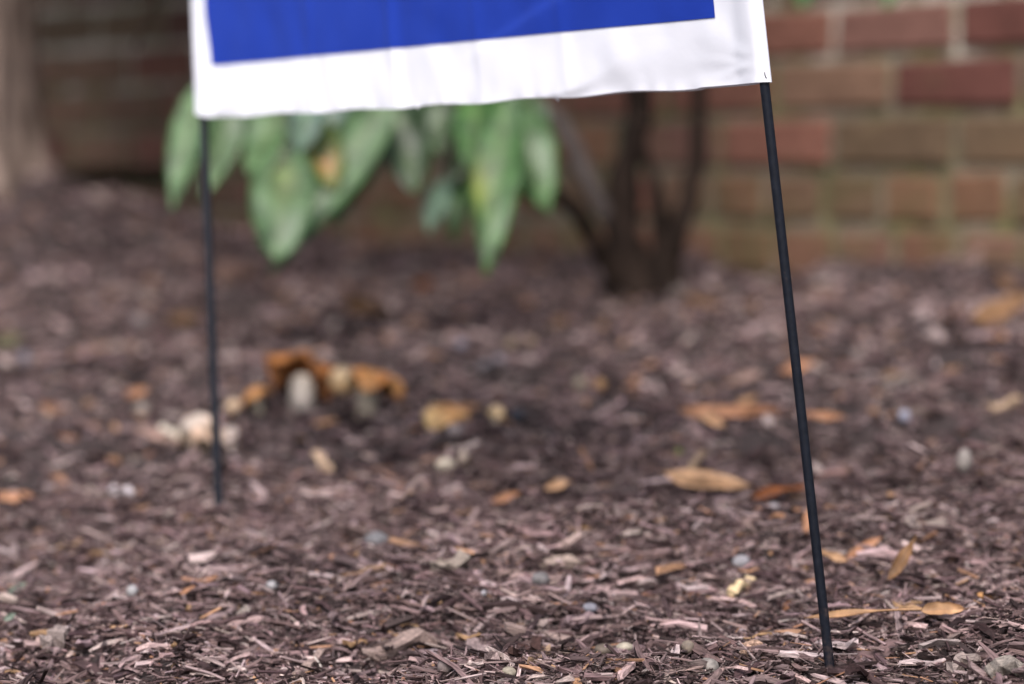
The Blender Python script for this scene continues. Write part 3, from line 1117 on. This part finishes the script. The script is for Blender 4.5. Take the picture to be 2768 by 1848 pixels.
def cap_obj(r, h, top, rim, under, seed, parent, loc, rot, wob=.12, ruffle=.08):
    prof = [(.001 * r, h), (.3 * r, h * .97), (.55 * r, h * .85), (.78 * r, h * .58), (.93 * r, h * .26), (1.0 * r, 0), (.97 * r, -h * .08), (.85 * r, h * .06), (.6 * r, h * .30), (.3 * r, h * .42), (.001 * r, h * .45)]
    V, F = lathe(prof, 40, wob, seed, ruffle)
    def c(v):
        rad = math.hypot(v.x, v.y) / r
        nz = float(vnoise(v.x / r * 3 + seed, v.y / r * 3, seed + 2))
        th = math.atan2(v.y, v.x)
        # inner surface sits below the outer one
        outer = v.z > h * .52 or rad > .90
        if outer:
            return lerp3(top, rim, rad * .6 + (nz - .5) * 1.1)
        g = .75 + .35 * math.sin(th * 60)
        return tuple(x * g for x in under)
    o = tinted_obj('cap', V, F, c, M_MUSH, parent)
    o.location = loc
    o.rotation_euler = rot
    return o


def stalk_obj(pts, radii, c0, c1, parent, seed, name='stalk'):
    V, F = tube_geo(pts, radii, 16, .08, seed)
    z0 = min(v.z for v in V); z1 = max(v.z for v in V)
    return tinted_obj(name, V, F, lambda v: lerp3(c0, c1, (v.z - z0) / (z1 - z0 + 1e-6)), M_MUSH, parent)


RUST, TANO, CREAM, PEACH = (.30, .105, .025), (.52, .235, .07), (.64, .54, .42), (.55, .34, .22)


def mushroom(base_px, label):
    p, d = ground(*base_px)
    e = tag(empty('mushroom', p), label, 'mushroom', 'mushrooms on the mulch')
    return e, d, d / FPX


GILL = (.34, .125, .036)
e, d, k = mushroom((815, 1100), 'rust brown mushroom with tipped cap and stout white stalk, tallest of the cluster')
cap_obj(92 * k, 62 * k, RUST, (.44, .17, .045), GILL, 3, e, (0, 12 * k, 66 * k), (R(-46), R(8), 0), .36, .34)
stalk_obj([(6 * k, -26 * k, -10 * k), (4 * k, -22 * k, 18 * k), (3 * k, -12 * k, 44 * k), (0, 10 * k, 70 * k)], (34 * k, 33 * k, 33 * k, 28 * k), (.20, .17, .16), (.72, .62, .52), e, 1)  # stalk foot greyed in the colour to stand for shadow there
e, d, k = mushroom((992, 1124), 'orange tan mushroom with lopsided cap drooping right on a pale stalk')
cap_obj(82 * k, 44 * k, (.62, .31, .11), (.50, .19, .05), (.30, .17, .07), 8, e, (6 * k, 8 * k, 80 * k), (R(-4), R(15), R(20)), .32, .30)
stalk_obj([(0, 0, -10 * k), (2 * k, 0, 40 * k), (0, 6 * k, 84 * k)], (30 * k, 26 * k, 24 * k), (.26, .20, .15), (.55, .48, .37), e, 2)
lumpV, lumpF = lathe([(.001, 62 * k), (22 * k, 58 * k), (38 * k, 36 * k), (34 * k, 8 * k), (16 * k, -8 * k), (.001, -10 * k)], 20, .2, 15)
o = tinted_obj('cap_piece', lumpV, lumpF, lambda v: lerp3((.66, .42, .2), (.74, .55, .34), v.z / (60 * k)), M_MUSH, e)
o.location = (-72 * k, 4 * k, 70 * k); o.rotation_euler = (0, R(20), 0)
e, d, k = mushroom((690, 1112), 'small tan mushroom leaning left against the rust brown one')
cap_obj(44 * k, 30 * k, (.50, .24, .08), (.36, .15, .05), (.25, .12, .05), 12, e, (4 * k, 0, 32 * k), (R(-8), R(-30), 0), .18, .10)
stalk_obj([(8 * k, 0, -8 * k), (4 * k, 0, 36 * k)], (14 * k, 12 * k), (.5, .42, .3), (.6, .5, .38), e, 4)
e, d, k = mushroom((632, 1118), 'tiny pale mushroom button at the left end of the cluster')
cap_obj(22 * k, 26 * k, (.68, .50, .34), (.60, .40, .25), (.4, .25, .12), 18, e, (0, 0, 14 * k), (0, 0, 0), .12, .05)
stalk_obj([(0, 0, -8 * k), (0, 0, 24 * k)], (9 * k, 8 * k), (.55, .48, .38), (.6, .5, .4), e, 5)
e, d, k = mushroom((560, 1212), 'cream white mushroom with broken peach cap behind the further rod')
cap_obj(58 * k, 62 * k, (.64, .55, .48), PEACH, (.2, .13, .07), 21, e, (-22 * k, 6 * k, 26 * k), (R(14), R(-14), 0), .36, .36)
stalk_obj([(-6 * k, 6 * k, -10 * k), (-14 * k, 6 * k, 60 * k)], (20 * k, 18 * k), (.4, .3, .2), (.6, .5, .4), e, 6)
e, d, k = mushroom((480, 1204), 'cream curved mushroom piece fallen left of the broken peach cap')
stalk_obj([(-50 * k, 0, 46 * k), (-20 * k, -4 * k, 26 * k), (32 * k, -6 * k, 18 * k)], (16 * k, 22 * k, 20 * k), (.60, .52, .40), (.62, .54, .45), e, 7, 'stalk_piece')
e, d, k = mushroom((618, 1204), 'pale round mushroom button right beside the further rod')
cap_obj(30 * k, 46 * k, (.62, .54, .50), PEACH, (.3, .2, .12), 24, e, (0, 4 * k, 6 * k), (0, R(16), 0), .22, .15)
stalk_obj([(0, 4 * k, -8 * k), (0, 4 * k, 34 * k)], (13 * k, 11 * k), (.5, .4, .3), (.6, .5, .4), e, 8)
e, d, k = mushroom((1205, 1140), 'flat orange tan mushroom cap lying low on the mulch with pale front rim')
cap_obj(74 * k, 36 * k, (.56, .25, .09), (.76, .50, .22), (.3, .18, .08), 27, e, (0, 6 * k, 8 * k), (R(10), R(8), 0), .28, .22)
stalk_obj([(0, 8 * k, -12 * k), (0, 8 * k, 34 * k)], (22 * k, 20 * k), (.4, .3, .2), (.6, .5, .4), e, 9)
e, d, k = mushroom((1342, 1146), 'small yellowish mushroom right of the flat orange tan cap')
cap_obj(24 * k, 28 * k, (.74, .56, .36), (.62, .36, .12), (.3, .18, .08), 30, e, (0, 0, 22 * k), (0, R(15), 0), .15, .08)
stalk_obj([(-4 * k, 0, -8 * k), (0, 0, 34 * k)], (12 * k, 10 * k), (.55, .42, .3), (.6, .5, .36), e, 10)

# ------------------------------------------------------------------ fallen leaves, pebbles and big chips, each by itself
ORG, RUS, TAN, BUFF, PINK, BRN = ((.34, .150, .075), (.50, .26, .15)), ((.18, .048, .010), (.30, .095, .020)), ((.36, .19, .095), (.50, .30, .16)), ((.50, .27, .135), (.74, .48, .30)), ((.26, .16, .13), (.34, .22, .18)), ((.15, .075, .033), (.24, .125, .055))
LEAVES = [   # end, end (photo px), apparent width px, colours, tilt to the viewer, lift, label
    ((1835, 1140), (2112, 1136), 44, ORG, .7, .010, 'long orange leaf lying flat left of the nearer rod, mid ground'),
    ((1895, 1148), (1962, 1178), 30, BUFF, .7, .008, 'short buff leaf lobe under the long orange leaf'),
    ((2165, 1146), (2290, 1156), 30, ORG, .7, .009, 'orange leaf with rusty tip poking out right of the nearer rod'),
    ((2104, 1022), (2212, 992), 34, ORG, .6, .006, 'bright orange leaf crossing behind the middle of the nearer rod'),
    ((1783, 1306), (2042, 1350), 62, BUFF, .8, .010, 'big buff leaf curling upward left of the nearer rod'),
    ((2026, 1366), (2182, 1334), 30, RUS, .45, .006, 'dark rust leaf touching the tip of the big buff leaf'),
    ((1988, 1106), (2046, 1080), 30, TAN, .6, .003, 'small tan leaf just above the long orange leaf'),
    ((2286, 1530), (2384, 1476), 28, ORG, .6, .006, 'orange leaf blade slanting up right of the nearer rod'),
    ((2218, 1500), (2294, 1530), 26, TAN, .5, .003, 'tan leaf scrap between the nearer rod and the slanting orange blade'),
    ((2178, 1492), (2184, 1412), 26, ORG, .9, .012, 'thin orange leaf standing half hidden behind the nearer rod'),
    ((2402, 1626), (2478, 1506), 40, BRN, .9, .014, 'folded brown leaf standing upright in the mulch, right of the rod'),
    ((2174, 1703), (2492, 1676), 18, TAN, .45, .008, 'long narrow tan leaf behind the foot of the nearer rod'),
    ((2490, 1684), (2606, 1678), 46, TAN, .7, .008, 'tan leaf with scalloped edge, end to end with the narrow leaf'),
    ((2118, 1664), (2144, 1636), 16, ORG, .7, .003, 'tiny orange leaf scrap left of the nearer rod foot'),
    ((2734, 1560), (2772, 1606), 30, ORG, .8, .008, 'curled orange leaf at the right edge of the bed'),
    ((1472, 1340), (1550, 1318), 36, BUFF, .7, .006, 'bright tan oval leaf lying mid ground before the shrub'),
    ((1328, 1374), (1406, 1348), 26, ORG, .7, .005, 'orange brown leaf just left of the bright tan oval one'),
    ((1224, 1346), (1270, 1334), 18, RUS, .6, .003, 'small rust leaf scrap below the pale chips'),
    ((111, 1112), (192, 1172), 46, ORG, .7, .008, 'orange pink leaf curled on the bare mulch far left'),
    ((0, 1210), (38, 1238), 40, ORG, .7, .006, 'orange leaf cut by the left edge, beyond the further rod'),
    ((-10, 1352), (98, 1364), 26, ORG, .6, .004, 'dull orange leaf at the left edge, nearer one'),
    ((585, 766), (690, 748), 40, PINK, .8, .010, 'pinkish tan leaf beside the upper part of the further rod'),
    ((450, 872), (556, 868), 34, BRN, .7, .006, 'dark orange leaf just left of the further rod'),
    ((745, 832), (800, 812), 40, BRN, .7, .008, 'dull brown leaf on the slope under the hanging leaves'),
    ((925, 850), (1046, 868), 60, BRN, .8, .014, 'curled brown leaf like a bowl on the upper slope'),
    ((1112, 800), (1178, 782), 46, RUS, .9, .012, 'deep rust leaf in a dark hollow of the upper slope'),
    ((1485, 900), (1540, 880), 36, BRN, .7, .008, 'brown leaf on the slope below the shrub stems'),
    ((2024, 850), (2056, 930), 44, BRN, .9, .016, 'tan brown leaf standing on the slope between shrub and nearer rod'),
    ((2172, 822), (2264, 808), 34, PINK, .8, .010, 'pinkish leaf right of the nearer rod near the wall'),
    ((2586, 745), (2668, 704), 60, PINK, .95, .016, 'pale pinkish oval leaf leaning at the wall foot, far right'),
    ((2628, 910), (2790, 836), 40, TAN, .8, .016, 'large tan leaf at the right edge near the wall'),
    ((2690, 800), (2800, 880), 36, TAN, .9, .024, 'tan leaf crossing over the large one at the right edge'),
    ((1845, 812), (1962, 858), 30, BRN, .6, .006, 'narrow brown leaf right of the shrub foot'),
    ((360, 1180), (486, 1216), 36, PINK, .7, .008, 'peach curled strip left of the broken peach mushroom'),
    ((340, 1096), (404, 1074), 36, ORG, .8, .010, 'orange leaf bit left of the further rod, above the mushrooms'),
    ((1700, 1046), (1738, 1030), 26, ORG, .7, .006, 'small orange leaf far behind the long orange leaf'),
    ((1980, 1040), (2062, 1022), 26, PINK, .6, .005, 'dull pink leaf strip left of the rod, above the small tan leaf'),
    ((486, 1620), (528, 1598), 16, ORG, .7, .004, 'small orange bark flake in the near left mulch'),
    ((2380, 700), (2408, 660), 44, ((.07, .16, .10), (.10, .2, .13)), .9, .016, 'bluish green leaf at the foot of the wall'),
    ((22, 1632), (70, 1598), 22, ((.15, .19, .14), (.2, .25, .19)), .8, .006, 'small pale green leaf near the left edge, further one'),
    ((10, 1698), (46, 1682), 22, ((.13, .17, .12), (.19, .24, .18)), .8, .006, 'small pale green leaf near the left edge, nearest the viewer'),
    ((-20, 960), (76, 930), 60, ((.10, .09, .05), (.13, .12, .06)), .8, .012, 'yellow green leaf at the left edge of the slope'),
]
for i, (a, b, wpx, (c0, c1), tilt, lift, label) in enumerate(LEAVES):
    if a[1] < 960 and i < 33:
        c0, c1 = tuple(x * .7 for x in c0), tuple(x * .7 for x in c1)      # duller tint for leaves on the upper slope
    A, da = ground(*a); Bq, db = ground(*b)
    mid, dm = ground((a[0] + b[0]) / 2, (a[1] + b[1]) / 2 + wpx * .2)
    steep = abs(b[1] - a[1]) > abs(b[0] - a[0]) * .55
    if steep:                       # it stands or leans: keep the far end above the near one
        A2 = ground(*a)[0]; d0 = da
        Bq = at(b[0], b[1], d0 + .012)
        A = A2
    else:
        A = at(a[0], a[1], min(da, dm) - .012); Bq = at(b[0], b[1], min(db, dm) - .012)
        if abs(da - db) > .25:
            A, Bq = at(a[0], a[1], dm - .015), at(b[0], b[1], dm - .015)
    ax = Bq - A
    L = ax.length
    view = (CAMP - (A + Bq) / 2).normalized()
    nrm = (Vector((0, 0, 1)) * (1 - tilt) + view * tilt).normalized()
    nrm = (nrm - ax.normalized() * nrm.dot(ax.normalized())).normalized()
    vis = max(.35, abs(nrm.dot(view)))
    W = min(wpx * .78 * dm / FPX / vis, L * (.5 if i % 4 == 0 and i > 4 else .34))
    m = leaf_mesh('dry_leaf', L, W, c0, c1, M_DRY if c0[0] > c0[1] else M_LEAF, rib=tuple(x * .8 for x in c0), seed=200 + i, droop=random.uniform(-.10, .05), fold=random.uniform(.05, .9) * random.choice((1, 1, -1)), wav=random.uniform(.10, .26), twist=random.uniform(-1.1, 1.1), lobes=.07 if i == 12 else random.uniform(0, .07), oval=(i % 4 == 0 and i > 4), nL=16)
    o = tag(link('dry_leaf', m), label, 'leaf', 'fallen leaves on the mulch')
    o.matrix_world = Matrix.Translation(A + Vector((0, 0, lift))) @ frame(ax, nrm)


def rock_mesh(name, rx, ry, rz, col, seed, rough=.12, sub=2, mat=None):
    bm = bmesh.new()
    bmesh.ops.create_icosphere(bm, subdivisions=sub, radius=1)
    rnd = random.Random(seed)
    ph = [rnd.uniform(0, 6) for _ in range(6)]
    cs = []
    for v in bm.verts:
        c = v.co
        n = math.sin(c.x * 2.3 + ph[0]) * math.sin(c.y * 2.1 + ph[1]) + math.sin(c.z * 2.7 + ph[2]) * .6 + rnd.uniform(-1, 1) * .35
        v.co = c * (1 + rough * n)
        v.co.x *= rx; v.co.y *= ry; v.co.z *= rz
        f = 1 + .18 * math.sin(c.x * 3 + ph[3]) + rnd.uniform(-.08, .08)
        cs.append((col[0] * f, col[1] * f, col[2] * f, 1))
    m = bpy.data.meshes.new(name); bm.to_mesh(m); bm.free()
    m.polygons.foreach_set('use_smooth', [True] * len(m.polygons))
    set_attr(m, 'tint', 'FLOAT_COLOR', np.array(cs))
    m.materials.append(mat or M_PEB)
    return m


GREY, BLUE, WHT, SAND, SLATE = (.33, .30, .31), (.42, .42, .50), (.62, .58, .58), (.48, .38, .26), (.05, .055, .075)
PEBBLES = [   # centre px, width px, height px, colour, roughness, label
    ((2004, 1543), 56, 36, (.40, .38, .40), .05, 'smooth grey pebble left of the nearer rod foot'),
    ((2022, 1638), 52, 30, (.24, .19, .16), .06, 'brownish pebble nearest the rust stick'),
    ((1461, 1584), 54, 40, (.24, .22, .22), .04, 'round dark grey pebble in the near centre'),
    ((1597, 1671), 50, 28, (.40, .39, .45), .05, 'bluish grey pebble resting on a purple brown chip'),
    ((1018, 1476), 78, 42, (.26, .25, .26), .12, 'largest grey stone, half buried left of centre'),
    ((1202, 1824), 46, 46, (.46, .36, .34), .06, 'pinkish pebble at the bottom edge'),
    ((1175, 1784), 50, 22, (.34, .26, .27), .06, 'mauve flat pebble above the pinkish one'),
    ((1689, 1768), 50, 26, (.62, .54, .42), .05, 'cream oval pebble beside the crumbly clod'),
    ((1631, 1779), 60, 38, (.26, .2, .155), .16, 'round crumbly clod next to the cream pebble'),
    ((1860, 1769), 40, 38, (.42, .33, .26), .06, 'tan pebble near the bottom, left of the nearer rod'),
    ((1916, 1820), 58, 40, (.36, .32, .29), .18, 'grey white clod at the bottom edge left of the rod'),
    ((1378, 1836), 50, 26, (.5, .43, .33), .18, 'pale crumbly clod at the bottom edge, near centre'),
    ((2446, 1147), 36, 34, (.50, .50, .62), .05, 'pale bluish pebble right of the nearer rod'),
    ((2608, 1262), 46, 66, (.62, .54, .49), .10, 'upright whitish stone far right'),
    ((357, 1617), 32, 32, (.70, .68, .68), .07, 'white pebble in the near left mulch'),
    ((734, 1607), 40, 24, (.52, .49, .50), .08, 'pale grey chip of stone right of the orange bark flake'),
    ((1204, 1276), 56, 40, (.68, .58, .46), .12, 'cream chip of stone in mid ground, larger of two'),
    ((1254, 1262), 36, 40, (.56, .44, .36), .12, 'buff chip of stone in mid ground, smaller of two'),
    ((1310, 1621), 20, 16, (.70, .68, .72), .05, 'tiny white pebble left of the round dark grey one'),
    ((378, 880), 58, 40, (.38, .31, .31), .10, 'pale stone on the slope left of the further rod'),
    ((411, 774), 46, 40, (.36, .20, .14), .10, 'pinkish brown stone high on the slope, far left'),
    ((961, 690), 50, 46, (.36, .22, .18), .10, 'pinkish stone under the hanging leaves at the wall foot'),
    ((1382, 948), 36, 34, (.42, .31, .20), .08, 'tan pebble on the middle slope, left of a pair'),
    ((1434, 944), 34, 30, (.40, .28, .21), .08, 'dull pink pebble on the middle slope, right of a pair'),
    ((1248, 946), 36, 30, (.32, .30, .38), .08, 'lavender pebble above the mushrooms, left one'),
    ((1351, 988), 34, 30, (.36, .30, .33), .08, 'lavender grey pebble above the mushrooms, right one'),
    ((1311, 1000), 30, 28, (.30, .28, .31), .08, 'grey pebble touching the lavender grey one'),
    ((1568, 1056), 38, 40, (.40, .33, .25), .08, 'beige pebble left of an orange one'),
    ((1623, 1056), 38, 34, (.50, .28, .13), .08, 'orange pebble in mid ground'),
    ((1398, 1142), 44, 30, SLATE, .10, 'dark slate coloured stone right of the mushrooms'),
    ((1232, 1183), 56, 40, (.55, .44, .43), .10, 'whitish pink stone below the flat mushroom'),
    ((2318, 975), 42, 38, (.38, .29, .27), .08, 'dull pink pebble right of the nearer rod on the slope'),
    ((237, 1104), 36, 28, (.42, .24, .15), .08, 'small orange stone on the far left slope'),
    ((380, 1122), 46, 34, (.46, .38, .33), .10, 'pale stone under the orange leaf bit'),
    ((2092, 1386), 42, 24, (.60, .52, .53), .10, 'small whitish stone below the dark rust leaf'),
    ((1835, 1241), 26, 24, (.34, .36, .10), .06, 'tiny yellow green berry in mid ground'),
    ((68, 984), 34, 44, (.34, .32, .38), .08, 'lavender stone at the far left'),
]
for i, (c, w, h, col, rg_, label) in enumerate(PEBBLES):
    p, d = ground(c[0], c[1] + h * .35)
    k = d / FPX
    col = tuple(x * .56 for x in col)
    m = rock_mesh('pebble', w * k / 2, w * k / 2 * .85, h * k / 2 * 1.05, col, i, rg_)
    cat = 'berry' if 'berry' in label else 'clod' if 'clod' in label else 'stone'
    o = tag(link('berry' if cat == 'berry' else 'clod' if cat == 'clod' else 'pebble', m), label, cat, None if cat == 'berry' else 'stones in the mulch')
    o.location = p + Vector((0, w * k * .2, h * k * .42 + .0035))
    o.rotation_euler = (0, random.uniform(-.15, .15), random.uniform(0, 6))
# mossy crumb heap, lower right corner
STICKS = [   # end, end px, thickness px, colour, label
    ((1365, 1728), (1582, 1750), 34, (.24, .175, .155), 'thick pale bark stick lying across the near centre'),
    ((985, 1786), (1202, 1752), 36, (.22, .16, .14), 'thick bark stick left of the pinkish pebble'),
    ((793, 1852), (870, 1782), 24, (.30, .22, .19), 'pale stick pointing out of the bottom edge'),
    ((1461, 1544), (1590, 1530), 30, (.28, .215, .18), 'pale split wood chunk above the round dark pebble'),
    ((1168, 1556), (1262, 1548), 44, (.22, .18, .15), 'grey tan wood block left of centre'),
    ((1262, 1748), (1336, 1800), 40, (.27, .20, .19), 'broad pale chip slanting down right of the bark stick'),
    ((1377, 1802), (1454, 1758), 30, (.05, .026, .022), 'very dark bark sliver under the pale stick'),
    ((1433, 1812), (1482, 1772), 28, (.30, .2, .13), 'tan wood chip beside the dark bark sliver'),
    ((1517, 1704), (1612, 1694), 30, (.20, .14, .145), 'purple brown chip under the bluish pebble'),
    ((1400, 1694), (1490, 1716), 26, (.26, .2, .18), 'pale chip above the thick pale bark stick'),
    ((1848, 1616), (1994, 1650), 14, (.16, .06, .03), 'thin rust coloured stick touching the brownish pebble'),
    ((1968, 1622), (2020, 1576), 28, (.58, .44, .26), 'cream torn chip left of the nearer rod foot'),
    ((1862, 1284), (1912, 1236), 18, (.34, .24, .15), 'tan stick standing out above the big buff leaf'),
    ((2196, 1300), (2292, 1296), 18, (.30, .18, .16), 'pinkish stick right of the nearer rod, mid ground'),
    ((2643, 1634), (2702, 1622), 14, (.46, .24, .10), 'orange wood chip right of the standing brown leaf'),
    ((2668, 1118), (2756, 1096), 28, (.42, .30, .20), 'beige wood chip far right'),
    ((2482, 872), (2536, 940), 34, (.32, .25, .24), 'greyish chip slanting on the slope, far right'),
    ((296, 1346), (362, 1350), 22, (.46, .41, .42), 'pale grey chip left of the further rod foot'),
    ((160, 1504), (220, 1474), 16, (.36, .23, .14), 'tan stick in the near left mulch'),
    ((320, 1500), (442, 1482), 20, (.34, .25, .21), 'pale curved bark strip right of the tan stick'),
    ((853, 1240), (896, 1286), 24, (.44, .31, .21), 'tan chip right of the further rod foot'),
    ((130, 1772), (176, 1722), 44, (.22, .175, .16), 'grey upright bark flake near the bottom left corner'),
    ((2004, 1786), (2038, 1758), 26, (.34, .22, .16), 'triangular tan chip left of the nearer rod foot'),
    ((2560, 1826), (2650, 1796), 40, (.24, .19, .17), 'greyish bark lump near the bottom right corner'),
    ((2665, 1832), (2770, 1816), 52, (.22, .19, .165), 'mossy grey bark lump in the bottom right corner'),
    ((2410, 1775), (2600, 1736), 14, (.15, .11, .10), 'long thin twig right of the nearer rod foot'),
    ((1105, 880), (1134, 904), 26, (.21, .13, .10), 'pinkish chip on the upper slope below the rust leaf'),
    ((1640, 1400), (1700, 1412), 30, (.2, .15, .14), 'grey brown chip before the dark hollow'),
]
for i, (a, b, th, col, label) in enumerate(STICKS):
    A, da = ground(a[0], a[1] + th * .3); Bq, db = ground(b[0], b[1] + th * .3)
    if abs(da - db) > .12:
        dm = min(da, db)
        A, Bq = at(a[0], a[1], dm), at(b[0], b[1], dm + .02)
    else:
        dm = (da + db) / 2
    k = dm / FPX
    ax = Bq - A
    Ln = np.array([ax.length]); Wn = np.array([th * k * 1.1]); Tn = np.array([th * k * .8])
    V = chip_geo(Ln, Wn, Tn, 7, .12)
    m = quad_mesh('bark_stick', V[0], chip_quads(1, 7))
    c = np.tile(np.array([*col, 1.0]), (28, 1)) * np.concatenate([RNG.uniform(.8, 1.2, (28, 1)).repeat(3, 1), np.ones((28, 1))], 1)
    set_attr(m, 'chipcol', 'FLOAT_COLOR', c)
    set_attr(m, 'fib', 'FLOAT_VECTOR', V[0] + i * .27)
    m.materials.append(M_MULCH)
    o = tag(link('bark_stick', m), label, 'wood chip' if 'chip' in label or 'flake' in label else 'stick', 'larger wood pieces in the mulch')
    o.matrix_world = Matrix.Translation((A + Bq) / 2 + Vector((0, 0, th * k * .35 + .0035))) @ frame(ax, Vector((0, -.5, 1)))
